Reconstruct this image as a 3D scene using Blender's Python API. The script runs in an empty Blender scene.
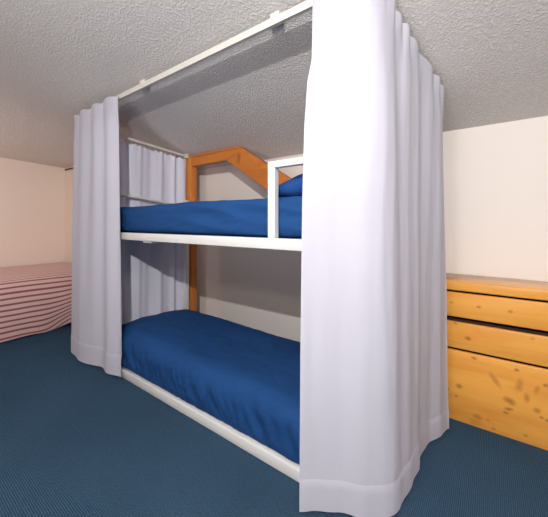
import bpy, bmesh, math, random
from mathutils import Vector, Matrix, noise

random.seed(7)
C = bpy.context.scene.collection
S = 1.1            # metres per scene unit (distance camera - front of the bunk bed)
H0 = 1.022         # camera height above the floor, same unit
SLOPE = 0.309      # fall of the attic ceiling towards the back wall

def W(r, v, h):
    """r: to the right along the bed, v: depth, h: height relative to the lens"""
    return Vector((r * S, v * S, (h + H0) * S))

# ------------------------------------------------------------------ helpers
def link(o, parent=None):
    C.objects.link(o)
    if parent is not None:
        o.parent = parent
    return o

def root_loc(p):
    q = Vector((0, 0, 0))
    while p is not None:
        q = q + p.location
        p = p.parent
    return q

def obj(name, bm, mat, parent=None, smooth=True, origin=None):
    me = bpy.data.meshes.new(name)
    off = root_loc(parent) if parent is not None else (origin or Vector((0, 0, 0)))
    bmesh.ops.translate(bm, verts=bm.verts, vec=-off)
    bm.normal_update()
    bm.to_mesh(me)
    bm.free()
    for p in me.polygons:
        p.use_smooth = smooth
    me.materials.append(mat)
    o = bpy.data.objects.new(name, me)
    if parent is None:
        o.location = off
    return link(o, parent)

def thing(name, label, cat, loc, group=None):
    o = bpy.data.objects.new(name, None)
    o.empty_display_size = 0.05
    o.location = loc
    C.objects.link(o)
    return tag(o, label, cat, group)

def tag(o, label, cat, group=None):
    o['label'] = label
    o['category'] = cat
    if group:
        o['group'] = group
    return o

def struct(name, bm, mat, smooth=False):
    o = obj(name, bm, mat, None, smooth)
    o['kind'] = 'structure'
    return o

def box_bm(p0, p1, bevel=0.0, seg=2):
    """axis aligned box between two world points"""
    bm = bmesh.new()
    bmesh.ops.create_cube(bm, size=1.0)
    c = (p0 + p1) / 2
    d = p1 - p0
    for vt in bm.verts:
        vt.co = Vector((c.x + vt.co.x * d.x, c.y + vt.co.y * d.y, c.z + vt.co.z * d.z))
    bmesh.ops.recalc_face_normals(bm, faces=bm.faces)
    if bevel > 0:
        bmesh.ops.bevel(bm, geom=list(bm.edges), offset=bevel, segments=seg, profile=0.5, affect='EDGES')
    return bm

def rbox(r0, r1, v0, v1, h0, h1, bevel=0.006):
    return box_bm(W(min(r0, r1), min(v0, v1), min(h0, h1)), W(max(r0, r1), max(v0, v1), max(h0, h1)), bevel)

def join(*bms):
    out = bms[0]
    for b in bms[1:]:
        me = bpy.data.meshes.new('tmp')
        b.to_mesh(me)
        b.free()
        out.from_mesh(me)
        bpy.data.meshes.remove(me)
    return out

def tube_bm(pts, rad, n=10):
    bm = bmesh.new()
    rings = []
    for i, p in enumerate(pts):
        a = pts[max(i - 1, 0)]
        b = pts[min(i + 1, len(pts) - 1)]
        t = (b - a).normalized()
        up = Vector((0, 0, 1)) if abs(t.z) < 0.9 else Vector((1, 0, 0))
        s = t.cross(up).normalized()
        u = s.cross(t)
        rings.append([bm.verts.new(p + rad * (math.cos(2 * math.pi * k / n) * s + math.sin(2 * math.pi * k / n) * u)) for k in range(n)])
    for i in range(len(rings) - 1):
        for k in range(n):
            bm.faces.new((rings[i][k], rings[i][(k + 1) % n], rings[i + 1][(k + 1) % n], rings[i + 1][k]))
    bm.faces.new(rings[0][::-1])
    bm.faces.new(rings[-1])
    bmesh.ops.recalc_face_normals(bm, faces=bm.faces)
    return bm

def prism_bm(poly, v0, v1, bevel=0.006):
    """polygon in the r-h plane, extruded in depth"""
    bm = bmesh.new()
    a = [bm.verts.new(W(r, v0, h)) for r, h in poly]
    b = [bm.verts.new(W(r, v1, h)) for r, h in poly]
    bm.faces.new(a)
    bm.faces.new(b[::-1])
    n = len(poly)
    for i in range(n):
        bm.faces.new((a[i], b[i], b[(i + 1) % n], a[(i + 1) % n]))
    bmesh.ops.recalc_face_normals(bm, faces=bm.faces)
    if bevel:
        bmesh.ops.bevel(bm, geom=list(bm.edges), offset=bevel, segments=2, profile=0.5, affect='EDGES')
    return bm

def quad_bm(*pts):
    bm = bmesh.new()
    bm.faces.new([bm.verts.new(p) for p in pts])
    return bm

def catmull(pts, x):
    """pts: list of (key, value...) sorted by key"""
    n = len(pts)
    if x <= pts[0][0]:
        return list(pts[0][1:])
    if x >= pts[-1][0]:
        return list(pts[-1][1:])
    for i in range(n - 1):
        if pts[i][0] <= x <= pts[i + 1][0]:
            break
    p1, p2 = pts[i], pts[i + 1]
    p0 = pts[i - 1] if i > 0 else p1
    p3 = pts[i + 2] if i + 2 < n else p2
    t = (x - p1[0]) / (p2[0] - p1[0])
    out = []
    for k in range(1, len(p1)):
        a, b, c, d = p0[k], p1[k], p2[k], p3[k]
        out.append(0.5 * ((2 * b) + (-a + c) * t + (2 * a - 5 * b + 4 * c - d) * t * t + (-a + 3 * b - 3 * c + d) * t ** 3))
    return out

def lin(pts, x):
    if x <= pts[0][0]:
        return pts[0][1]
    for (a, b), (c, d) in zip(pts, pts[1:]):
        if x <= c:
            return b + (d - b) * (x - a) / (c - a)
    return pts[-1][1]

def sstep(a, b, x):
    t = min(1, max(0, (x - a) / (b - a)))
    return t * t * (3 - 2 * t)

def nz(x, y=0.0, z=0.0):
    return noise.noise(Vector((x, y, z)))

# ------------------------------------------------------------------ materials
def new_mat(name):
    m = bpy.data.materials.new(name)
    m.use_nodes = True
    nt = m.node_tree
    return m, nt, nt.nodes['Principled BSDF']

def L(nt, a, b):
    nt.links.new(a, b)

def rgb(r, g, b):
    f = lambda c: (c / 255 / 12.92) if c / 255 <= 0.04045 else ((c / 255 + 0.055) / 1.055) ** 2.4
    return (f(r), f(g), f(b), 1)

def nd(nt, kind, **kw):
    n = nt.nodes.new(kind)
    for k, v in kw.items():
        n.inputs[k].default_value = v
    return n

def coords(nt, scale=(1, 1, 1), rot=(0, 0, 0), kind='Object'):
    tc = nt.nodes.new('ShaderNodeTexCoord')
    mp = nt.nodes.new('ShaderNodeMapping')
    mp.inputs['Scale'].default_value = scale
    mp.inputs['Rotation'].default_value = rot
    L(nt, tc.outputs[kind], mp.inputs['Vector'])
    return mp.outputs['Vector']

def ramp(nt, fac, stops):
    r = nt.nodes.new('ShaderNodeValToRGB')
    els = r.color_ramp.elements
    while len(els) < len(stops):
        els.new(0.5)
    for e, (p, c) in zip(els, stops):
        e.position = p
        e.color = c
    L(nt, fac, r.inputs['Fac'])
    return r.outputs['Color']

def bump(nt, b, height, strength, dist):
    n = nd(nt, 'ShaderNodeBump', Strength=strength, Distance=dist)
    L(nt, height, n.inputs['Height'])
    L(nt, n.outputs['Normal'], b.inputs['Normal'])
    return n

def plain(name, col, rough=0.6, var=0.03, scale=6, bscale=120, bstr=0.1, spec=0.3):
    m, nt, b = new_mat(name)
    vec = coords(nt)
    n = nd(nt, 'ShaderNodeTexNoise', Scale=scale, Detail=4.0)
    L(nt, vec, n.inputs['Vector'])
    lo = tuple(c * (1 - var) for c in col[:3]) + (1,)
    hi = tuple(min(1, c * (1 + var)) for c in col[:3]) + (1,)
    L(nt, ramp(nt, n.outputs['Fac'], [(0.3, lo), (0.7, hi)]), b.inputs['Base Color'])
    b.inputs['Roughness'].default_value = rough
    b.inputs['Specular IOR Level'].default_value = spec
    n2 = nd(nt, 'ShaderNodeTexNoise', Scale=bscale, Detail=3.0)
    L(nt, vec, n2.inputs['Vector'])
    bump(nt, b, n2.outputs['Fac'], bstr, 0.002)
    return m

def mat_ceiling():
    m, nt, b = new_mat('stippled_plaster')
    vec = coords(nt)
    a = nd(nt, 'ShaderNodeTexNoise', Scale=92.0, Detail=4.0, Roughness=0.6, Distortion=0.15)
    L(nt, vec, a.inputs['Vector'])
    hgt = ramp(nt, a.outputs['Fac'], [(0.42, (0, 0, 0, 1)), (0.66, (1, 1, 1, 1))])
    L(nt, ramp(nt, a.outputs['Fac'], [(0.35, rgb(222, 217, 214)), (0.62, rgb(242, 239, 237))]), b.inputs['Base Color'])
    bump(nt, b, hgt, 0.8, 0.007)
    b.inputs['Roughness'].default_value = 0.9
    b.inputs['Specular IOR Level'].default_value = 0.15
    return m

def mat_carpet():
    m, nt, b = new_mat('ribbed_carpet')
    vec = coords(nt, (1, 1, 1), (0, 0, math.radians(0)))
    w1 = nd(nt, 'ShaderNodeTexWave', Scale=46.0, Distortion=1.2, Detail=2.0)
    w1.inputs['Detail Scale'].default_value = 3.0
    w1.bands_direction = 'X'
    L(nt, vec, w1.inputs['Vector'])
    w2 = nd(nt, 'ShaderNodeTexWave', Scale=42.0, Distortion=1.5, Detail=2.0)
    w2.inputs['Detail Scale'].default_value = 3.0
    w2.bands_direction = 'Y'
    L(nt, vec, w2.inputs['Vector'])
    mul = nt.nodes.new('ShaderNodeMath')
    mul.operation = 'MULTIPLY'
    L(nt, w1.outputs['Fac'], mul.inputs[0])
    L(nt, w2.outputs['Fac'], mul.inputs[1])
    n = nd(nt, 'ShaderNodeTexNoise', Scale=160.0, Detail=2.0)
    L(nt, vec, n.inputs['Vector'])
    mx = nt.nodes.new('ShaderNodeMath')
    mx.operation = 'ADD'
    mm = nt.nodes.new('ShaderNodeMath')
    mm.operation = 'MULTIPLY'
    mm.inputs[1].default_value = 0.5
    L(nt, n.outputs['Fac'], mm.inputs[0])
    L(nt, mul.outputs[0], mx.inputs[0])
    L(nt, mm.outputs[0], mx.inputs[1])
    big = nd(nt, 'ShaderNodeTexNoise', Scale=2.2, Detail=3.0)
    L(nt, vec, big.inputs['Vector'])
    c1 = ramp(nt, mx.outputs[0], [(0.1, rgb(34, 55, 74)), (0.55, rgb(52, 79, 103)), (1.0, rgb(80, 110, 136))])
    c2 = ramp(nt, big.outputs['Fac'], [(0.3, (0.88, 0.9, 0.9, 1)), (0.7, (1.08, 1.06, 1.05, 1))])
    mixn = nt.nodes.new('ShaderNodeMix')
    mixn.data_type = 'RGBA'
    mixn.blend_type = 'MULTIPLY'
    mixn.inputs[0].default_value = 1.0
    L(nt, c1, mixn.inputs[6])
    L(nt, c2, mixn.inputs[7])
    L(nt, mixn.outputs[2], b.inputs['Base Color'])
    b.inputs['Roughness'].default_value = 0.95
    b.inputs['Specular IOR Level'].default_value = 0.05
    bump(nt, b, mx.outputs[0], 0.6, 0.006)
    return m

def mat_wood(name, base, dark, knot, axis_scale, knots=True, rough=0.42, kscale=4.0, spots_at=()):
    """axis_scale squeezes the coordinates along the grain"""
    m, nt, b = new_mat(name)
    vec = coords(nt, axis_scale)
    dn = nd(nt, 'ShaderNodeTexNoise', Scale=2.0, Detail=2.0)
    L(nt, vec, dn.inputs['Vector'])
    n = nd(nt, 'ShaderNodeTexNoise', Scale=9.0, Detail=5.0, Roughness=0.6, Distortion=0.9)
    L(nt, vec, n.inputs['Vector'])
    col = ramp(nt, n.outputs['Fac'], [(0.25, dark), (0.55, base), (0.8, tuple(min(1, c * 1.12) for c in base[:3]) + (1,))])
    if knots:
        def spots(scale_vec, sc, lo, hi, share):
            kv = coords(nt, scale_vec)
            wob = nd(nt, 'ShaderNodeTexNoise', Scale=14.0, Detail=2.0)
            L(nt, kv, wob.inputs['Vector'])
            add = nt.nodes.new('ShaderNodeMix')
            add.data_type = 'RGBA'
            add.blend_type = 'LINEAR_LIGHT'
            add.inputs[0].default_value = 0.03
            L(nt, kv, add.inputs[6])
            L(nt, wob.outputs['Color'], add.inputs[7])
            vo = nd(nt, 'ShaderNodeTexVoronoi', Scale=sc, Randomness=1.0)
            L(nt, add.outputs[2], vo.inputs['Vector'])
            kn = ramp(nt, vo.outputs['Distance'], [(lo, (0, 0, 0, 1)), (hi, (1, 1, 1, 1))])
            sep = nt.nodes.new('ShaderNodeSeparateColor')
            L(nt, vo.outputs['Color'], sep.inputs[0])
            th = nt.nodes.new('ShaderNodeMath')
            th.operation = 'GREATER_THAN'
            th.inputs[1].default_value = share
            L(nt, sep.outputs[0], th.inputs[0])
            m_ = nt.nodes.new('ShaderNodeMath')
            m_.operation = 'MAXIMUM'
            L(nt, kn, m_.inputs[0])
            L(nt, th.outputs[0], m_.inputs[1])
            return m_.outputs[0]
        k1 = spots(tuple(min(1.0, q * 5.0) for q in axis_scale), kscale * 1.2, 0.04, 0.13, 0.42)
        k2 = spots(tuple(1.0 if q < 1 else 0.55 for q in axis_scale), kscale, 0.03, 0.20, 0.25)
        mxk = nt.nodes.new('ShaderNodeMath')
        mxk.operation = 'MINIMUM'
        L(nt, k1, mxk.inputs[0])
        sof = nt.nodes.new('ShaderNodeMapRange')
        sof.inputs['To Min'].default_value = 0.45
        L(nt, k2, sof.inputs['Value'])
        L(nt, sof.outputs[0], mxk.inputs[1])
        mix = nt.nodes.new('ShaderNodeMix')
        mix.data_type = 'RGBA'
        L(nt, mxk.outputs[0], mix.inputs[0])
        mix.inputs[6].default_value = knot
        L(nt, col, mix.inputs[7])
        col = mix.outputs[2]
    if spots_at:
        # single knots: ellipses in the plane of the board, edges wobbled by noise
        tc = nt.nodes.new('ShaderNodeTexCoord')
        wob = nd(nt, 'ShaderNodeTexNoise', Scale=38.0, Detail=2.0)
        L(nt, tc.outputs['Object'], wob.inputs['Vector'])
        for (kx, kz, rx, rz, turn, strength) in spots_at:
            mp = nt.nodes.new('ShaderNodeMapping')
            mp.vector_type = 'TEXTURE'
            mp.inputs['Location'].default_value = (kx, 0, kz)
            mp.inputs['Rotation'].default_value = (0, turn, 0)
            mp.inputs['Scale'].default_value = (rx, 1000, rz)
            L(nt, tc.outputs['Object'], mp.inputs['Vector'])
            ln = nt.nodes.new('ShaderNodeVectorMath')
            ln.operation = 'LENGTH'
            L(nt, mp.outputs['Vector'], ln.inputs[0])
            ad = nt.nodes.new('ShaderNodeMath')
            ad.operation = 'MULTIPLY_ADD'
            ad.inputs[1].default_value = 1.0
            L(nt, wob.outputs['Fac'], ad.inputs[0])
            L(nt, ln.outputs['Value'], ad.inputs[2])
            mr = nt.nodes.new('ShaderNodeMapRange')
            mr.inputs['From Min'].default_value = 0.9
            mr.inputs['From Max'].default_value = 2.0
            mr.inputs['To Min'].default_value = strength * 0.8
            mr.inputs['To Max'].default_value = 0.0
            L(nt, ad.outputs[0], mr.inputs['Value'])
            mk = nt.nodes.new('ShaderNodeMix')
            mk.data_type = 'RGBA'
            L(nt, mr.outputs[0], mk.inputs[0])
            L(nt, col, mk.inputs[6])
            mk.inputs[7].default_value = knot
            col = mk.outputs[2]
    L(nt, col, b.inputs['Base Color'])
    b.inputs['Roughness'].default_value = rough
    b.inputs['Specular IOR Level'].default_value = 0.35
    bump(nt, b, n.outputs['Fac'], 0.12, 0.002)
    return m

def mat_fabric(name, col, rough=0.85, weave=260.0, bstr=0.15, sheen=0.2, var=0.05, soft=0.0):
    m, nt, b = new_mat(name)
    vec = coords(nt)
    n = nd(nt, 'ShaderNodeTexNoise', Scale=3.5, Detail=3.0)
    L(nt, vec, n.inputs['Vector'])
    lo = tuple(c * (1 - var) for c in col[:3]) + (1,)
    hi = tuple(min(1, c * (1 + var)) for c in col[:3]) + (1,)
    L(nt, ramp(nt, n.outputs['Fac'], [(0.3, lo), (0.7, hi)]), b.inputs['Base Color'])
    b.inputs['Roughness'].default_value = rough
    b.inputs['Specular IOR Level'].default_value = 0.2
    b.inputs['Sheen Weight'].default_value = sheen
    w = nd(nt, 'ShaderNodeTexNoise', Scale=weave, Detail=2.0)
    L(nt, vec, w.inputs['Vector'])
    bm_ = bump(nt, b, w.outputs['Fac'], bstr, 0.001)
    if soft > 0:
        n2 = nd(nt, 'ShaderNodeTexNoise', Scale=9.0, Detail=3.0, Distortion=0.8)
        L(nt, vec, n2.inputs['Vector'])
        b2 = nd(nt, 'ShaderNodeBump', Strength=soft, Distance=0.02)
        L(nt, n2.outputs['Fac'], b2.inputs['Height'])
        L(nt, b2.outputs['Normal'], bm_.inputs['Normal'])
    return m

def mat_stripes():
    m, nt, b = new_mat('striped_cotton')
    uv = nt.nodes.new('ShaderNodeUVMap')
    uv.uv_map = 'UVMap'
    sep = nt.nodes.new('ShaderNodeSeparateXYZ')
    L(nt, uv.outputs['UV'], sep.inputs[0])
    fr = nt.nodes.new('ShaderNodeMath')
    fr.operation = 'FRACT'
    L(nt, sep.outputs[0], fr.inputs[0])
    c = ramp(nt, fr.outputs[0], [(0.0, rgb(226, 190, 184)), (0.50, rgb(224, 186, 180)), (0.60, rgb(150, 80, 84)), (0.84, rgb(146, 76, 80)), (0.95, rgb(224, 188, 182))])
    L(nt, c, b.inputs['Base Color'])
    b.inputs['Roughness'].default_value = 0.9
    b.inputs['Sheen Weight'].default_value = 0.15
    n = nd(nt, 'ShaderNodeTexNoise', Scale=220.0)
    L(nt, coords(nt), n.inputs['Vector'])
    bump(nt, b, n.outputs['Fac'], 0.15, 0.001)
    return m

M_ceil = mat_ceiling()
M_wall = plain('cream_wall_paint', rgb(240, 231, 224), 0.85, 0.012, 2.0, 90, 0.08, 0.15)
M_wall_left = plain('pale_wall_paint', rgb(242, 226, 214), 0.85, 0.012, 2.0, 90, 0.08, 0.15)
M_wall_dim = plain('dimmed_unseen_wall', rgb(120, 108, 100), 0.85, 0.02, 2.0, 90, 0.08, 0.15)  # unseen walls coloured dark to cut the light they bounce back
M_carpet = mat_carpet()
M_curtain = mat_fabric('white_curtain_cotton', rgb(192, 191, 204), 0.9, 300, 0.10, 0.1, 0.012)
M_head_curtain = mat_fabric('pale_grey_curtain_cotton', rgb(224, 224, 238), 0.9, 300, 0.10, 0.1, 0.012)
M_white_metal = plain('white_lacquered_metal', rgb(222, 221, 219), 0.35, 0.01, 8, 60, 0.02, 0.5)
M_rail = plain('white_plastic', rgb(214, 210, 202), 0.45, 0.01, 8, 60, 0.02, 0.4)
M_blue = mat_fabric('blue_duvet_cotton', rgb(31, 69, 122), 0.75, 340, 0.12, 0.0, 0.06, 0.35)
M_blue.node_tree.nodes['Principled BSDF'].inputs['Specular IOR Level'].default_value = 0.08
M_blue_dark = mat_fabric('navy_sheet_cotton', rgb(18, 40, 80), 0.8, 340, 0.12, 0.0, 0.05)
M_blue_pillow = mat_fabric('blue_pillow_cotton', rgb(26, 70, 134), 0.75, 340, 0.12, 0.0, 0.05, 0.3)
M_stripes = mat_stripes()
M_divan = plain('cream_divan_fabric', rgb(196, 184, 170), 0.9, 0.03, 5, 200, 0.2, 0.1)
M_timber_h = mat_wood('orange_timber_beam', rgb(212, 126, 54), rgb(184, 98, 36), rgb(92, 42, 14), (0.12, 1, 1), True, 0.5, 5.0)
M_timber_v = mat_wood('orange_timber_post', rgb(220, 136, 62), rgb(192, 106, 42), rgb(92, 42, 14), (1, 1, 0.12), True, 0.5, 5.0)
PINE_KNOTS = [(-0.3594, 0.1984, 0.013, 0.011, 0, 0.75), (-0.1379, 0.1949, 0.024, 0.016, 0.3, 0.8), (-0.1407, 0.1503, 0.016, 0.008, -0.2, 0.85), (-0.1522, 0.1278, 0.012, 0.007, 0, 0.8), (-0.0667, 0.234, 0.011, 0.02, 0, 0.6), (-0.0967, 0.2891, 0.014, 0.032, 0.25, 0.5), (-0.1992, 0.2873, 0.012, 0.035, -0.6, 0.55), (-0.2759, 0.0598, 0.018, 0.014, 0.3, 0.5), (-0.2812, 0.0259, 0.03, 0.014, 0, 0.3), (-0.2897, 0.377, 0.012, 0.007, 0.2, 0.9), (-0.1078, 0.3634, 0.01, 0.007, 0, 0.8), (-0.0268, 0.184, 0.013, 0.011, 0, 0.6), (-0.012, 0.1561, 0.007, 0.006, 0, 0.7), (0.0034, 0.3201, 0.009, 0.007, 0, 0.8), (-0.374, 0.1396, 0.007, 0.006, 0, 0.7), (-0.4129, 0.1691, 0.006, 0.006, 0, 0.7), (-0.0294, 0.2875, 0.009, 0.024, 0.2, 0.45), (-0.2022, 0.0223, 0.009, 0.006, 0, 0.55), (-0.2273, 0.0596, 0.007, 0.005, 0, 0.5), (-0.0712, 0.0414, 0.009, 0.006, 0, 0.5), (0.0094, 0.1483, 0.008, 0.006, 0, 0.7), (-0.2684, 0.6627, 0.011, 0.006, 0, 0.85), (-0.1324, 0.6607, 0.01, 0.007, 0, 0.8), (-0.3976, 0.6671, 0.007, 0.005, 0, 0.6), (-0.3783, 0.5525, 0.01, 0.006, 0.2, 0.8), (-0.3172, 0.4791, 0.014, 0.01, 0.2, 0.9), (-0.0454, 0.5392, 0.008, 0.006, 0, 0.5), (0.18, 0.3, 0.02, 0.014, 0.2, 0.7), (0.27, 0.12, 0.016, 0.011, 0, 0.7), (0.22, 0.49, 0.013, 0.008, 0, 0.8), (0.38, 0.22, 0.02, 0.015, 0, 0.6), (0.33, 0.63, 0.012, 0.007, 0, 0.8)]
M_pine = mat_wood('varnished_pine', rgb(238, 168, 76), rgb(220, 136, 48), rgb(140, 70, 24), (0.10, 1, 1), False, 0.35, 7.5, PINE_KNOTS)
M_pine_glare = mat_wood('varnished_pine_glare', rgb(226, 178, 128), rgb(214, 160, 106), rgb(150, 92, 48), (0.14, 1, 1), False, 0.25)  # glare on the chest top put into a paler, pinkish wood colour
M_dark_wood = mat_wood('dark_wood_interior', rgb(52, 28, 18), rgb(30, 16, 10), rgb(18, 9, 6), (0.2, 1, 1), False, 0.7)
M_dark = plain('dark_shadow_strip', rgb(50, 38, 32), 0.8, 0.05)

def mat_louvre():
    m, nt, b = new_mat('ribbed_cream_panel')
    vec = coords(nt)
    w = nd(nt, 'ShaderNodeTexWave', Scale=14.0, Distortion=0.2)
    w.bands_direction = 'Z'
    L(nt, vec, w.inputs['Vector'])
    L(nt, ramp(nt, w.outputs['Fac'], [(0.0, rgb(236, 218, 202)), (0.5, rgb(246, 232, 218))]), b.inputs['Base Color'])
    b.inputs['Roughness'].default_value = 0.8
    bump(nt, b, w.outputs['Fac'], 0.4, 0.005)
    return m
M_louvre = mat_louvre()

# ------------------------------------------------------------------ the room
RL, RR = -4.45, 2.4          # left and right wall
VF, VB = -2.2, 2.06          # wall behind the camera and back wall
PV, PR = 1.533, -2.78        # the wall jutting out beside the head of the bunk bed

def ceil_h(r, v):
    main = 0.875 - SLOPE * (v - 1.0)
    if v < -0.9:
        main = 0.875 + SLOPE * 1.9
    left = 0.733 - 0.048 * (v - 0.903)
    x = (-3.2 - r) / 1.25
    x = max(0.0, (x + math.sqrt(x * x + 0.003)) / 2)
    x = min(1.0, x)
    return main + (left - main) * x

bm = bmesh.new()
nr, nv = 120, 60
grid = [[bm.verts.new(W(RL + (RR - RL) * i / nr, VF + (VB - VF) * j / nv, ceil_h(RL + (RR - RL) * i / nr, VF + (VB - VF) * j / nv)))
         for j in range(nv + 1)] for i in range(nr + 1)]
for i in range(nr):
    for j in range(nv):
        bm.faces.new((grid[i][j], grid[i][j + 1], grid[i + 1][j + 1], grid[i + 1][j]))
struct('ceiling', bm, M_ceil, True)

struct('floor', quad_bm(W(RL, VF, -H0), W(RR, VF, -H0), W(RR, VB, -H0), W(RL, VB, -H0)), M_carpet)

def wall_v(name, r0, r1, v, mat, n=40):
    """wall at constant depth whose top follows the ceiling"""
    bm = bmesh.new()
    lo, hi = [], []
    for i in range(n + 1):
        r = r0 + (r1 - r0) * i / n
        lo.append(bm.verts.new(W(r, v, -H0)))
        hi.append(bm.verts.new(W(r, v, ceil_h(r, v) + 0.004)))
    for i in range(n):
        bm.faces.new((lo[i], lo[i + 1], hi[i + 1], hi[i]))
    return struct(name, bm, mat)

def wall_r(name, r, v0, v1, mat, n=40):
    bm = bmesh.new()
    lo, hi = [], []
    for i in range(n + 1):
        v = v0 + (v1 - v0) * i / n
        lo.append(bm.verts.new(W(r, v, -H0)))
        hi.append(bm.verts.new(W(r, v, ceil_h(r, v) + 0.004)))
    for i in range(n):
        bm.faces.new((lo[i], lo[i + 1], hi[i + 1], hi[i]))
    return struct(name, bm, mat)

wall_v('wall_back', PR, RR, VB, M_wall)
wall_v('wall_alcove', RL, PR, PV, M_louvre)
wall_r('wall_corner', PR, PV, VB, M_wall, 12)
wall_r('wall_left', RL, VF, PV, M_wall_left)
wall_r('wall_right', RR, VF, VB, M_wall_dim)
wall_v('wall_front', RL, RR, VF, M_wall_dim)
struct('gap_shade_1', rbox(RL + 0.03, PR, PV - 0.012, PV, 0.668, 0.682, 0.0), M_dark)  # dark strip painted in for the shaded gap below the ceiling

# ------------------------------------------------------------------ timber frame against the back wall
TV0, TV1 = 1.785, 1.855
tf = thing('timber_frame', 'exposed orange timber frame of post, beam and sloping brace behind the bunk bed', 'timber frame', W(-2.23, 1.85, -H0))
def tceil(v):
    return 0.875 - SLOPE * (v - 1)
obj('post', rbox(-2.318, -2.243, TV0, TV1, -H0, tceil(TV1) - 0.004), M_timber_v, tf)
obj('beam', prism_bm([(-2.243, 0.523), (-1.792, 0.523), (-1.665, tceil(TV1) - 0.004), (-2.243, tceil(TV1) - 0.004)], TV0 + 0.004, TV1), M_timber_h, tf)
# the front top of post and beam reaches the falling ceiling
obj('beam_cap', prism_bm([(-2.318, tceil(TV1) - 0.004), (-1.66, tceil(TV1) - 0.004), (-1.66, tceil(TV0 + 0.03) - 0.001), (-2.318, tceil(TV0 + 0.03) - 0.001)], TV0, TV0 + 0.03, 0.001), M_timber_h, tf)
brace = obj('brace', prism_bm([(-1.790, 0.522), (-1.66, tceil(TV1) - 0.001), (-1.655, 0.622), (-0.42, -0.149), (-0.42, -0.357)], TV0, TV1), M_timber_h, tf)
obj('post', rbox(-0.42, -0.30, TV0, TV1, -H0, -0.13), M_timber_v, tf)

# ------------------------------------------------------------------ bunk bed
BL, BR = -2.255, -0.365
BF, BB = 1.0, 1.745
bed = thing('bunk_bed', 'white metal bunk bed with blue bedding behind half-open curtains', 'bunk bed', W((BL + BR) / 2, (BF + BB) / 2, -H0))
t = 0.036
for (r, v) in ((BL, BF), (BL, BB - t), (BR - t, BF), (BR - t, BB - t)):
    top = 0.26 if v < 1.2 or True else 0.2
    obj('corner_post', rbox(r, r + t, v, v + t, -H0, 0.255 if r > -1 else 0.20, 0.004), M_white_metal, bed)
def rails(z0, z1, nm):
    obj(nm, rbox(BL + t, BR - t, BF, BF + 0.03, z0, z1, 0.003), M_white_metal, bed)
    obj(nm, rbox(BL + t, BR - t, BB - 0.03, BB, z0, z1, 0.003), M_white_metal, bed)
rails(-0.112, -0.066, 'side_rail')
rails(-H0 + 0.004, -0.97, 'base_rail')
for r in (BL, BR - t):
    obj('end_rail', rbox(r, r + t, BF + t, BB - t, -0.112, -0.066, 0.003), M_white_metal, bed)
    obj('end_rail', rbox(r, r + t, BF + t, BB - t, -H0 + 0.004, -0.97, 0.003), M_white_metal, bed)
for k in range(11):
    r = BL + 0.1 + (BR - BL - 0.2) * k / 10
    obj('slat', rbox(r - 0.03, r + 0.03, BF + 0.03, BB - 0.03, -0.112, -0.098, 0.002), M_white_metal, bed)
for k in range(11):
    r = BL + 0.1 + (BR - BL - 0.2) * k / 10
    obj('slat', rbox(r - 0.03, r + 0.03, BF + 0.03, BB - 0.03, -1.012, -0.998, 0.002), M_white_metal, bed)
# small slat bracket peeping out below the upper side rail
obj('slat_bracket', rbox(-1.73, -1.64, BF + 0.012, BF + 0.05, -0.124, -0.112, 0.002), M_white_metal, bed)
# guard at the foot end of the front side: an upright and a top bar
g = obj('guard_rail', join(rbox(-0.758, -0.722, BF, BF + 0.03, -0.066, 0.256, 0.003), rbox(-0.722, BR - t, BF, BF + 0.03, 0.228, 0.256, 0.003)), M_white_metal, bed, False)
# head-end tube of the upper bunk
obj('head_rail', tube_bm([W(BL + 0.018, 1.02, 0.205), W(BL + 0.018, 1.12, 0.208), W(BL + 0.018, 1.3, 0.192), W(BL + 0.018, 1.53, 0.166), W(BL + 0.018, 1.72, 0.145)], 0.012, 10), M_white_metal, bed)
obj('foot_rail', tube_bm([W(BR - 0.018, 1.02, 0.24), W(BR - 0.018, 1.72, 0.24)], 0.012, 10), M_white_metal, bed)

# ------------------------------------------------------------------ soft boxes: mattresses, duvets, pillows
def soft_box(r0, r1, v0, v1, h0, h1, rad, nr, nv, nh, disp):
    """rounded box surface; disp(r, v, h, normal) -> displacement vector in scene units"""
    bm = bmesh.new()
    cache = {}
    def vert(i, j, k):
        key = (i, j, k)
        if key in cache:
            return cache[key]
        p = Vector((r0 + (r1 - r0) * i / nr, v0 + (v1 - v0) * j / nv, h0 + (h1 - h0) * k / nh))
        lo = Vector((r0 + rad[0], v0 + rad[1], h0 + rad[2]))
        hi = Vector((r1 - rad[0], v1 - rad[1], h1 - rad[2]))
        c = Vector((min(max(p.x, lo.x), hi.x), min(max(p.y, lo.y), hi.y), min(max(p.z, lo.z), hi.z)))
        d = p - c
        e = Vector((d.x / rad[0], d.y / rad[1], d.z / rad[2]))
        if e.length > 1e-9:
            e.normalize()
        n = Vector((e.x / rad[0], e.y / rad[1], e.z / rad[2]))
        n = n.normalized() if n.length > 1e-9 else Vector((0, 0, 1))
        q = c + Vector((e.x * rad[0], e.y * rad[1], e.z * rad[2]))
        q = q + disp(q, n)
        cache[key] = bm.verts.new(W(q.x, q.y, q.z))
        return cache[key]
    def face(a, b, c_, d_):
        vs = [vert(*a), vert(*b), vert(*c_), vert(*d_)]
        try:
            bm.faces.new(vs)
        except ValueError:
            pass
    for i in range(nr):
        for j in range(nv):
            for k in (0, nh):
                face((i, j, k), (i + 1, j, k), (i + 1, j + 1, k), (i, j + 1, k))
        for k in range(nh):
            for j in (0, nv):
                face((i, j, k), (i + 1, j, k), (i + 1, j, k + 1), (i, j, k + 1))
    for j in range(nv):
        for k in range(nh):
            for i in (0, nr):
                face((i, j, k), (i, j + 1, k), (i, j + 1, k + 1), (i, j, k + 1))
    bmesh.ops.recalc_face_normals(bm, faces=bm.faces)
    return bm

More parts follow.
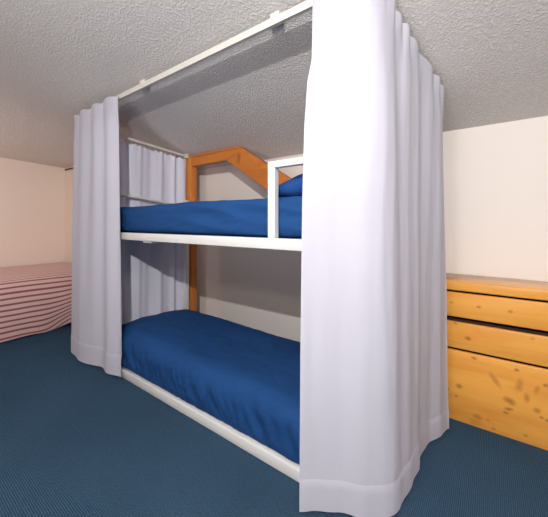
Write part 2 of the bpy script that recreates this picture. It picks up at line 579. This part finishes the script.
zero = lambda q, n: Vector((0, 0, 0))
ML, MR = BL + 0.045, BR - 0.045
m1 = obj('mattress', soft_box(ML, MR, BF + 0.034, BB - 0.034, -0.997, -0.969, (0.012, 0.02, 0.012), 40, 20, 4, zero), M_blue_dark, None, True, W(-1.3, 1.37, -0.996))
tag(m1, 'thin navy-covered mattress lying in the bottom bunk base', 'mattress')
m2 = obj('mattress', soft_box(ML, MR, BF + 0.034, BB - 0.034, -0.096, -0.066, (0.014, 0.014, 0.014), 40, 20, 4, zero), M_blue_dark, None, True, W(-1.3, 1.37, -0.096))
tag(m2, 'thin navy-covered mattress lying in the top bunk frame', 'mattress')

def low_disp(q, n):
    d = Vector((0, 0, 0))
    u = max(0, n.z)
    # broad billows on the top
    top = 0.020 * nz(q.x * 1.7, q.y * 2.3, 1.3) + 0.008 * nz(q.x * 4.5 + q.y * 3, q.y * 6.0, 4.0) + 0.003 * nz(q.x * 14, q.y * 18, 9)
    top += 0.034 * math.exp(-((q.x + 1.95) / 0.35) ** 2) * math.exp(-((q.y - 1.2) / 0.3) ** 2)
    top -= 0.012 * sstep(1.5, 1.74, q.y)
    d.z += top * sstep(0.0, 0.8, u)
    # pulled-down wrinkles on the front side
    f = max(0, -n.y)
    low = sstep(-0.78, -0.9, q.z)
    wr = 0.028 * abs(nz(q.x * 15 + q.z * 7, q.z * 3.0, 3.1)) + 0.016 * abs(nz(q.x * 30 - q.z * 9, q.z * 4, 7.7)) + 0.018 * nz(q.x * 4, q.z * 3, 2.0)
    d.y += (wr - 0.006) * f * (0.3 + 0.7 * low)
    if n.y < -0.02 and q.z < -0.82:
        d.y -= (q.y - (BF + 0.004)) * 0.75 * sstep(-0.84, -0.93, q.z)
    d.y = max(d.y, -(q.y - (BF + 0.004)) - 0.012)
    d.y += -0.004 * abs(nz(q.x * 9, q.y * 5, 0.4))
    # keep the underside on the mattress
    if n.z < -0.5:
        d.z = 0
    return d
d1 = obj('duvet', soft_box(ML - 0.0, MR, BF + 0.004, BB - 0.02, -0.968, -0.752, (0.09, 0.10, 0.095), 190, 80, 24, low_disp), M_blue, None, True, W(-1.3, 1.37, -0.968))
tag(d1, 'puffy rumpled blue duvet spread over the bottom bunk', 'duvet', 'blue duvets on the bunk bed')

def up_disp(q, n):
    d = Vector((0, 0, 0))
    u = max(0, n.z)
    top = 0.010 * nz(q.x * 2.1, q.y * 2.6, 11.3) + 0.006 * nz(q.x * 6 + q.y * 2, q.y * 6.0, 14.0) + 0.002 * nz(q.x * 16, q.y * 18, 9)
    d.z += top * sstep(0.0, 0.8, u)
    f = max(0, -n.y)
    wr = 0.016 * nz(q.x * 3.2 + q.z * 9, q.z * 14, 33.1) + 0.005 * nz(q.x * 9 - q.z * 20, q.z * 18, 37.7)
    d.y += abs(wr) * f - 0.003 * f
    if n.z < -0.5:
        d.z = 0
    return d
d2 = obj('duvet', soft_box(ML, MR, BF + 0.036, BB - 0.02, -0.065, 0.112, (0.06, 0.035, 0.05), 170, 70, 22, up_disp), M_blue, None, True, W(-1.3, 1.37, -0.065))
tag(d2, 'smooth blue duvet spread over the top bunk', 'duvet', 'blue duvets on the bunk bed')

def pillow(name, label, centre, half, rot, mat, seed):
    """half: half-length, half-width, half-height in scene units"""
    bm = bmesh.new()
    n = 34
    top, bot = {}, {}
    for side, store in ((1, top), (-1, bot)):
        for i in range(n + 1):
            for j in range(n + 1):
                a = -1 + 2 * i / n
                b = -1 + 2 * j / n
                edge = (i in (0, n)) or (j in (0, n))
                if side == -1 and edge:
                    store[i, j] = top[i, j]
                    continue
                pin = 1 - 0.07 * (1 - abs(a) ** 2) * (abs(b) ** 4)
                pin2 = 1 - 0.07 * (1 - abs(b) ** 2) * (abs(a) ** 4)
                th = ((1 - a ** 4) * (1 - b ** 4)) ** 0.55
                z = side * half[2] * th * (1 + 0.2 * nz(a * 1.5 + seed, b * 1.5, side))
                z += 0.06 * half[2] * nz(a * 5 + seed, b * 5, 3) * (1 if th > 0 else 0)
                store[i, j] = bm.verts.new(Vector((a * half[0] * pin2, b * half[1] * pin, z)) * S)
        for i in range(n):
            for j in range(n):
                bm.faces.new((store[i, j], store[i + 1, j], store[i + 1, j + 1], store[i, j + 1]))
    bmesh.ops.recalc_face_normals(bm, faces=bm.faces)
    R = Matrix.Rotation(rot[2], 4, 'Z') @ Matrix.Rotation(rot[1], 4, 'Y') @ Matrix.Rotation(rot[0], 4, 'X')
    bmesh.ops.transform(bm, matrix=R, verts=bm.verts)
    c = W(*centre)
    bmesh.ops.translate(bm, verts=bm.verts, vec=c)
    return obj(name, bm, mat, None, True, c)

p1 = pillow('pillow', '', (-0.605, 1.315, 0.182), (0.225, 0.24, 0.056), (0.0, -0.24, 0.04), M_blue_pillow, 3.0)
tag(p1, 'plump blue pillow nearer the guard rail on the top bunk', 'pillow', 'pillows on the top bunk')
p2 = pillow('pillow', '', (-0.98, 1.645, 0.146), (0.22, 0.068, 0.026), (0.05, -0.02, -0.03), M_blue_dark, 8.0)
tag(p2, 'dark navy pillow lying by the back wall on the top bunk', 'pillow', 'pillows on the top bunk')

# ------------------------------------------------------------------ curtain rails
RZ0, RZ1 = 0.815, 0.846
def rail_ribbon(path, h0f, h1f, thick):
    """vertical flat strip swept along a path of (r, v)"""
    bm = bmesh.new()
    rings = []
    n = len(path)
    for i, (r, v) in enumerate(path):
        a = path[max(0, i - 1)]
        b = path[min(n - 1, i + 1)]
        tx, ty = b[0] - a[0], b[1] - a[1]
        l = math.hypot(tx, ty)
        nx, ny = -ty / l * thick / 2, tx / l * thick / 2
        z0, z1 = h0f(r, v), h1f(r, v)
        rings.append([bm.verts.new(W(r + nx, v + ny, z0)), bm.verts.new(W(r - nx, v - ny, z0)), bm.verts.new(W(r - nx, v - ny, z1)), bm.verts.new(W(r + nx, v + ny, z1))])
    for i in range(n - 1):
        for k in range(4):
            bm.faces.new((rings[i][k], rings[i][(k + 1) % 4], rings[i + 1][(k + 1) % 4], rings[i + 1][k]))
    bm.faces.new(rings[0][::-1])
    bm.faces.new(rings[-1])
    bmesh.ops.recalc_face_normals(bm, faces=bm.faces)
    return bm

def zc(v):
    return 0.875 - SLOPE * (max(v, 1.0) - 1.0)
fr = thing('curtain_rail', 'long white curtain rail under the ceiling along the front of the bunk bed', 'curtain rail', W(-1.4, 1.0, 0.83))
frp = [(-2.645, 1.06), (-2.63, 1.02), (-2.595, 1.002)] + [(-2.5 + 0.1 * k, 1.0) for k in range(21)] + [(-0.42, 1.0), (-0.36, 1.012), (-0.325, 1.045)]
obj('rail', rail_ribbon(frp, lambda r, v: RZ0 - 0.31 * max(0, v - 1), lambda r, v: RZ1 - 0.31 * max(0, v - 1), 0.016), M_rail, fr, False)
for r in (-2.35, -1.72, -0.72):
    obj('bracket', rbox(r - 0.022, r + 0.022, 0.995, 1.03, 0.836, 0.868, 0.002), M_rail, fr)

sr = thing('curtain_rail', 'white curtain rail sloping with the ceiling above the foot of the bunk bed', 'curtain rail', W(-0.27, 1.4, 0.7))
srp = [(-0.345, 1.075), (-0.33, 1.14), (-0.30, 1.3), (-0.27, 1.45), (-0.235, 1.6), (-0.22, 1.66)]
obj('rail', rail_ribbon(srp, lambda r, v: zc(v) - 0.05, lambda r, v: zc(v) - 0.026, 0.016), M_rail, sr, False)
for (r, v) in ((-0.30, 1.3), (-0.235, 1.6)):
    obj('bracket', rbox(r - 0.012, r + 0.012, v - 0.015, v + 0.015, zc(v) - 0.03, zc(v) - 0.006, 0.002), M_rail, sr)

HR = -2.295
def rod_h(v):
    return 0.660 - 0.073 * (v - 1.169)
hr = thing('curtain_rod', 'short white curtain rod over the head of the bunk bed, ending at the timber post', 'curtain rod', W(HR, 1.4, 0.64))
obj('rod', rail_ribbon([(HR, 1.04 + 0.035 * k) for k in range(22)], lambda r, v: rod_h(v) - 0.010, lambda r, v: rod_h(v) + 0.010, 0.018), M_rail, hr, False)
obj('end_bracket', rbox(HR - 0.02, HR + 0.025, 1.755, 1.786, rod_h(1.77) - 0.02, rod_h(1.77) + 0.022, 0.003), M_rail, hr)

# ------------------------------------------------------------------ curtains
def curtain(name, label, cat, loc, surf, ns, nt_, bands, mat, group=None):
    """surf(s, t) -> world point; bands: (part name, t0, t1, outward offset)"""
    root = thing(name, label, cat, loc, group)
    for (pn, t0, t1, off) in bands:
        bm = bmesh.new()
        k0 = round(t0 * nt_)
        k1 = round(t1 * nt_)
        g_ = []
        for k in range(k0, k1 + 1):
            row = []
            for i in range(ns + 1):
                s, tt = i / ns, k / nt_
                p = surf(s, tt)
                if off:
                    a = surf(min(1, s + 0.004), tt) - surf(max(0, s - 0.004), tt)
                    nn = Vector((a.y, -a.x, 0)).normalized()
                    e = min(1.0, min(k - k0, k1 - k) / 1.0 + 0.35) if pn != 'hem' else min(1.0, (k - k0) / 1.0)
                    p = p + nn * off * e
                row.append(bm.verts.new(p))
            g_.append(row)
        for k in range(len(g_) - 1):
            for i in range(ns):
                bm.faces.new((g_[k][i], g_[k][i + 1], g_[k + 1][i + 1], g_[k + 1][i]))
        o = obj(pn, bm, mat, root)
    return root

def path_frame(path, s):
    r, v = catmull(path, s)[:2]
    e = 0.01
    a = catmull(path, max(0, s - e))
    b = catmull(path, min(1, s + e))
    tx, ty = b[0] - a[0], b[1] - a[1]
    l = math.hypot(tx, ty) or 1
    return r, v, ty / l, -tx / l      # outward (towards the viewer for left-to-right paths)

def arc_key(pts):
    d = [0]
    for p, q in zip(pts, pts[1:]):
        d.append(d[-1] + math.hypot(q[0] - p[0], q[1] - p[1]))
    return [(x / d[-1],) + tuple(p) for x, p in zip(d, pts)]

# --- big curtain wrapped round the foot corner of the bed
rc_top = arc_key([(-0.536, 0.985), (-0.42, 0.985), (-0.345, 0.998), (-0.305, 1.05), (-0.285, 1.16), (-0.262, 1.3), (-0.23, 1.45), (-0.195, 1.6), (-0.18, 1.68)])
rc_bot = arc_key([(-0.539, 0.895), (-0.42, 0.962), (-0.325, 1.018), (-0.272, 1.063), (-0.248, 1.146), (-0.243, 1.27), (-0.236, 1.405), (-0.222, 1.523), (-0.182, 1.61), (-0.159, 1.67)])
def rc_surf(s, tt):
    r0, v0, nx0, ny0 = path_frame(rc_top, s)
    r1, v1, nx1, ny1 = path_frame(rc_bot, s)
    htop = (0.845 if v0 < 1.03 else 0.845 - 0.31 * (v0 - 1.03))
    hbot = -1.0
    h = htop + (hbot - htop) * tt
    f = lin([(0, 0), (0.13, 0.06), (0.18, 0.40), (0.27, 0.63), (0.42, 0.78), (0.7, 0.92), (1, 1)], tt)
    f = f * sstep(0.6, 0.0, s) + tt * (1 - sstep(0.6, 0.0, s))
    r = r0 + (r1 - r0) * f
    v = v0 + (v1 - v0) * f
    nx, ny = nx0 + (nx1 - nx0) * f, ny0 + (ny1 - ny0) * f
    l = math.hypot(nx, ny)
    nx, ny = nx / l, ny / l
    side = sstep(0.22, 0.42, s)
    # heading pleats: pinched bulges near the top of the side
    hd = math.exp(-(tt / 0.055) ** 2)
    d = hd * side * 0.013 * (abs(math.sin(s * 10.0 * math.pi + 1.1 * math.sin(s * 13.0))) - 0.35)
    d += hd * (1 - side) * 0.004 * math.sin(s * 60)
    # long folds down the side, fading towards the hem
    fold = 0.008 * math.sin(s * 7.3 * math.pi * 1.0 + 0.6) + 0.004 * math.sin(s * 15.0 * math.pi + 2.0 + 1.5 * tt)
    d += side * fold * (0.35 + 0.65 * sstep(0.0, 0.12, tt)) * (1 - 0.45 * tt)
    # shallow undulation on the front
    d += (1 - side) * (0.006 * math.sin(s * 27 + 0.7 + tt) + 0.002 * math.sin(s * 62 + 2.0 - tt)) * sstep(0.05, 0.5, tt)
    d += 0.004 * nz(s * 9, tt * 2.4, 5.0) + 0.0015 * nz(s * 30, tt * 9, 2.0)
    return W(r + nx * d, v + ny * d, h + 0.007 * hd * side * (abs(math.sin(s * 10.0 * math.pi + 1.1 * math.sin(s * 13.0))) - 0.5))
curtain('curtain', 'wide white curtain hanging round the foot corner of the bunk bed, beside the pine chest', 'curtain', W(-0.35, 1.1, -1.0),
        rc_surf, 220, 120, [('heading', 0, 0.05, 0.0), ('panel', 0.05, 0.9417, 0.0), ('hem', 0.9417, 1.0, 0.0035)], M_curtain, 'bunk bed curtains')

# --- narrow curtain at the head end of the front rail
lc_top = arc_key([(-2.685, 1.07), (-2.66, 1.0), (-2.59, 0.972), (-2.4, 0.97), (-2.15, 0.97), (-1.96, 0.974)])
lc_bot = arc_key([(-2.66, 1.05), (-2.635, 0.955), (-2.46, 0.930), (-2.34, 0.925), (-2.2, 0.968), (-2.05, 0.958), (-1.928, 0.982)])
def lc_surf(s, tt):
    r0, v0, nx0, ny0 = path_frame(lc_top, s)
    r1, v1, nx1, ny1 = path_frame(lc_bot, s)
    h = (0.832 - 0.3 * max(0, v0 - 0.99)) + (-1.0 - 0.832) * tt
    if tt > 0.999:
        h = -1.0
    f = sstep(-0.3, 1.0, tt) * 1.0
    f = (f - sstep(-0.3, 1.0, 0)) / (1 - sstep(-0.3, 1.0, 0))
    r = r0 + (r1 - r0) * f
    v = v0 + (v1 - v0) * f
    nx, ny = nx0 + (nx1 - nx0) * f, ny0 + (ny1 - ny0) * f
    l = math.hypot(nx, ny)
    nx, ny = nx / l, ny / l
    ph = s * 4.2
    w = abs(math.sin(ph * math.pi))
    hd = math.exp(-(tt / 0.06) ** 2)
    d = hd * 0.024 * (w - 0.55)
    mid = sstep(0.02, 0.12, tt)
    d += mid * (1 - 0.8 * tt) * (0.017 * math.sin(ph * math.pi * 2 - 1.6) + 0.005 * math.sin(s * 31 + tt))
    d *= min(1, s / 0.05, (1 - s) / 0.05 + 0.2)
    d += 0.003 * nz(s * 9, tt * 2.4, 15.0)
    return W(r + nx * d, v + ny * d, h + hd * 0.014 * (w - 0.5))
curtain('curtain', 'narrow white curtain gathered at the head end of the front rail, beside the striped bed', 'curtain', W(-2.3, 1.0, -1.0),
        lc_surf, 150, 120, [('heading', 0, 0.05, 0.0), ('panel', 0.05, 0.925, 0.0), ('hem', 0.925, 1.0, 0.0035)], M_curtain, 'bunk bed curtains')

# --- curtain across the head of the bed
def hc_surf(s, tt):
    v = 1.045 + (1.765 - 1.045) * s
    htop = rod_h(v) - 0.030
    h = htop + (-1.0 - htop) * tt
    ph = s * 5.6 + 0.35 * math.sin(s * 6)
    hd = math.exp(-(tt / 0.05) ** 2)
    a = 0.012 + 0.006 * nz(s * 5, 1.0, 2.0)
    d = a * math.sin(ph * 2 * math.pi + 0.9 * math.sin(s * 9) + 0.5 * tt) + 0.005 * math.sin(s * 71 + 2 * tt) * (0.4 + 0.6 * hd)
    d += 0.004 * nz(s * 12, tt * 3, 25.0)
    dv = 0.006 * math.sin(ph * 2 * math.pi + 1.0)
    return W(HR + 0.008 + d * 0.9, v + dv * (1 if 0.03 < s < 0.97 else 0), h - hd * 0.010 * (0.5 + 0.5 * math.cos(s * 15 * 2 * math.pi)))
curtain('curtain', 'pale grey gathered curtain closed across the head of the bunk bed', 'curtain', W(HR, 1.4, -1.0),
        hc_surf, 220, 90, [('heading', 0, 0.045, 0.0), ('panel', 0.05 - 0.005, 1.0, 0.0)], M_head_curtain, 'bunk bed curtains')
for k in range(15):
    v = 1.05 + 0.70 * k / 14
    ctr = W(HR + 0.002, v, rod_h(v) - 0.016)
    hk = tube_bm([ctr + Vector((0.013 * math.cos(a), 0.004 * math.sin(2 * a), 0.018 * math.sin(a))) * S for a in [2 * math.pi * q / 12 for q in range(12)]], 0.0022, 6)
    obj('ring', hk, M_rail, hr)

# ------------------------------------------------------------------ pine chest of drawers
DL, DR, DF, DB = -0.262, 0.66, 1.797, 2.05
ch = thing('chest_of_drawers', 'golden knotty pine chest with wide drawer boards against the back wall', 'chest of drawers', W((DL + DR) / 2, 1.93, -H0))
obj('top_board', rbox(DL - 0.012, DR + 0.012, DF - 0.012, DB, -0.349, -0.3035, 0.006), M_pine, ch)
obj('top_surface', rbox(DL - 0.008, DR + 0.008, DF - 0.006, DB, -0.3036, -0.3015, 0.0), M_pine_glare, ch)
obj('side_panel', rbox(DL, DL + 0.02, DF + 0.004, DB, -H0, -0.349, 0.003), M_pine, ch)
obj('side_panel', rbox(DR - 0.02, DR, DF + 0.004, DB, -H0, -0.349, 0.003), M_pine, ch)
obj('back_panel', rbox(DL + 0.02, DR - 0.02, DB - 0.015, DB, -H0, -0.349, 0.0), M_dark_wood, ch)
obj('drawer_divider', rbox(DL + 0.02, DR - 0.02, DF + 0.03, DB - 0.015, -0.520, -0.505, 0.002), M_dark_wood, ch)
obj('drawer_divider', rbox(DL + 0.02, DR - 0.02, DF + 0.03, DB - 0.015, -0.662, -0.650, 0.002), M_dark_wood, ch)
def drawer(h1, h0, dv=0.0):
    d = obj('drawer', rbox(DL + 0.002, DR - 0.002, DF - 0.001 + dv, DF + 0.020 + dv, h0, h1, 0.004), M_pine, ch)
    zt = h1 - 0.03
    inner = join(rbox(DL + 0.03, DL + 0.042, DF + 0.0205, DB - 0.03, h0 + 0.02, zt, 0.0), rbox(DR - 0.042, DR - 0.03, DF + 0.0205, DB - 0.03, h0 + 0.02, zt, 0.0),
                 rbox(DL + 0.042, DR - 0.042, DB - 0.042, DB - 0.03, h0 + 0.02, zt, 0.0), rbox(DL + 0.042, DR - 0.042, DF + 0.0205, DB - 0.042, h0 + 0.02, h0 + 0.03, 0.0))
    b_ = obj('drawer_box', inner, M_dark_wood, d, False)
    return d
drawer(-0.361, -0.487)
drawer(-0.513, -0.648)
obj('front_panel', rbox(DL + 0.002, DR - 0.002, DF, DF + 0.02, -H0, -0.661, 0.004), M_pine, ch)

# ------------------------------------------------------------------ striped bed on the left
SB_R0, SB_R1 = -4.43, -3.33
SB_V0, SB_V1 = -0.5, 1.50
sb = thing('divan_bed', 'low divan bed along the left wall under the striped bedspread', 'bed', W(-3.9, 0.5, -H0))
obj('divan_base', rbox(SB_R0 + 0.02, SB_R1 - 0.05, SB_V0 + 0.05, SB_V1 - 0.05, -H0 + 0.06, -0.76, 0.02), M_divan, sb)
obj('mattress', soft_box(SB_R0 + 0.02, SB_R1 - 0.04, SB_V0 + 0.04, SB_V1 - 0.04, -0.755, -0.53, (0.05, 0.05, 0.05), 20, 30, 6, zero), M_divan, sb)
for (r, v) in ((SB_R0 + 0.1, SB_V0 + 0.15), (SB_R0 + 0.1, SB_V1 - 0.15), (SB_R1 - 0.16, SB_V0 + 0.15), (SB_R1 - 0.16, SB_V1 - 0.15)):
    obj('foot', rbox(r - 0.025, r + 0.025, v - 0.025, v + 0.025, -H0, -H0 + 0.061, 0.004), M_dark_wood, sb)

def spread():
    bm = bmesh.new()
    uvl = bm.loops.layers.uv.new('UVMap')
    prof = [(SB_R0, -0.505), (-4.2, -0.500), (-3.9, -0.498), (-3.55, -0.500), (-3.42, -0.505), (-3.35, -0.520), (-3.315, -0.56), (-3.300, -0.62), (-3.295, -0.72), (-3.30, -0.82), (-3.31, -0.92), (-3.325, -1.008)]
    prof = arc_key(prof)
    tot = sum(math.hypot(b[1] - a[1], b[2] - a[2]) for a, b in zip(prof, prof[1:]))
    ns, nl = 150, 160
    rows = []
    for j in range(nl + 1):
        v = SB_V0 + (SB_V1 - SB_V0) * j / nl
        row = []
        for i in range(ns + 1):
            s = i / ns
            r, h = catmull(prof, s)
            side = sstep(-0.53, -0.70, h)
            # hem rises and gathers towards the far corner
            k = sstep(0.75, 1.3, v)
            lowf = sstep(-0.6, -1.0, h)
            h += lowf * (0.03 * nz(v * 3.0, 2.0, 1.0) + 0.02 * k * math.sin(v * 17))
            r += side * (0.030 * nz(v * 2.3 + h * 1.5, h * 2.0, 8.0) + 0.036 * k * math.sin(v * 13 + h * 9) + 0.008 * nz(v * 9, h * 7, 3.0))
            h += (1 - side) * 0.006 * nz(v * 3, r * 4, 6.0)
            h = max(h, -H0 + 0.008)
            row.append((bm.verts.new(W(r, v, h)), s * tot / 0.046 + 1.6 * k * lowf * math.sin(v * 7.0 - 0.8) + 0.35 * nz(v * 2.0, s * 3, 4)))
        rows.append(row)
    for j in range(nl):
        for i in range(ns):
            q = (rows[j][i], rows[j][i + 1], rows[j + 1][i + 1], rows[j + 1][i])
            f = bm.faces.new([x[0] for x in q])
            for lp, x in zip(f.loops, q):
                lp[uvl].uv = (x[1], 0.0)
    return bm
sp = obj('bedspread', spread(), M_stripes, None, True, W(-3.9, 0.5, -0.5))
so = sp.modifiers.new('thickness', 'SOLIDIFY')
so.thickness = 0.006
so.offset = -1
tag(sp, 'pink and dark red striped bedspread hanging over the low bed by the left wall', 'bedspread')

# ------------------------------------------------------------------ light
def area_or_point(name, kind, loc, power, size, col, target=None):
    ld = bpy.data.lights.new(name, kind)
    ld.energy = power
    ld.color = col
    if kind == 'POINT':
        ld.shadow_soft_size = size
    else:
        ld.shape = 'DISK'
        ld.size = size
    o = bpy.data.objects.new(name, ld)
    o.location = loc
    if target is not None:
        o.rotation_euler = (target - loc).to_track_quat('-Z', 'Y').to_euler()
    C.objects.link(o)
    return o
area_or_point('flash_lamp', 'POINT', W(0.2, -0.6, 0.88), 172, 0.018, (1.0, 0.975, 0.95))
area_or_point('rear_fill', 'POINT', W(-0.4, -1.7, 1.15), 38, 0.12, (1.0, 0.97, 0.94))  # unseen soft fill behind the camera, added to even out the falloff
bl = area_or_point('bounce_fill', 'AREA', W(-0.5, -1.3, -0.3), 9, 1.0, (1.0, 0.97, 0.95), W(-0.75, 0.35, 1.0))  # added uplight standing in for light bounced onto the ceiling
bl.data.spread = math.radians(105)
area_or_point('warm_fill_left', 'POINT', W(-3.75, 0.05, 0.3), 9, 0.10, (1.0, 0.86, 0.76))  # unseen warm fill added outside the frame to brighten the left side

w = bpy.data.worlds.new('World')
bpy.context.scene.world = w
w.use_nodes = True
w.node_tree.nodes['Background'].inputs[0].default_value = (0.9, 0.93, 1.0, 1)
w.node_tree.nodes['Background'].inputs[1].default_value = 0.3

# ------------------------------------------------------------------ camera
cd = bpy.data.cameras.new('camera')
cd.sensor_fit = 'HORIZONTAL'
cd.sensor_width = 36.0
cd.lens = 298.0 / 548.0 * 36.0
cd.shift_y = -(258.5 - 222.5) / 548.0
cd.clip_start = 0.02
cam = bpy.data.objects.new('camera', cd)
cam.location = W(0, 0, 0)
cam.rotation_euler = (math.radians(90), 0, math.radians(35.93))
C.objects.link(cam)
sc = bpy.context.scene
sc.camera = cam
sc.view_settings.view_transform = 'Standard'
sc.view_settings.look = 'None'
sc.view_settings.exposure = 0.16
sc.view_settings.gamma = 1.04
sc.cycles.max_bounces = 8
sc.cycles.diffuse_bounces = 5
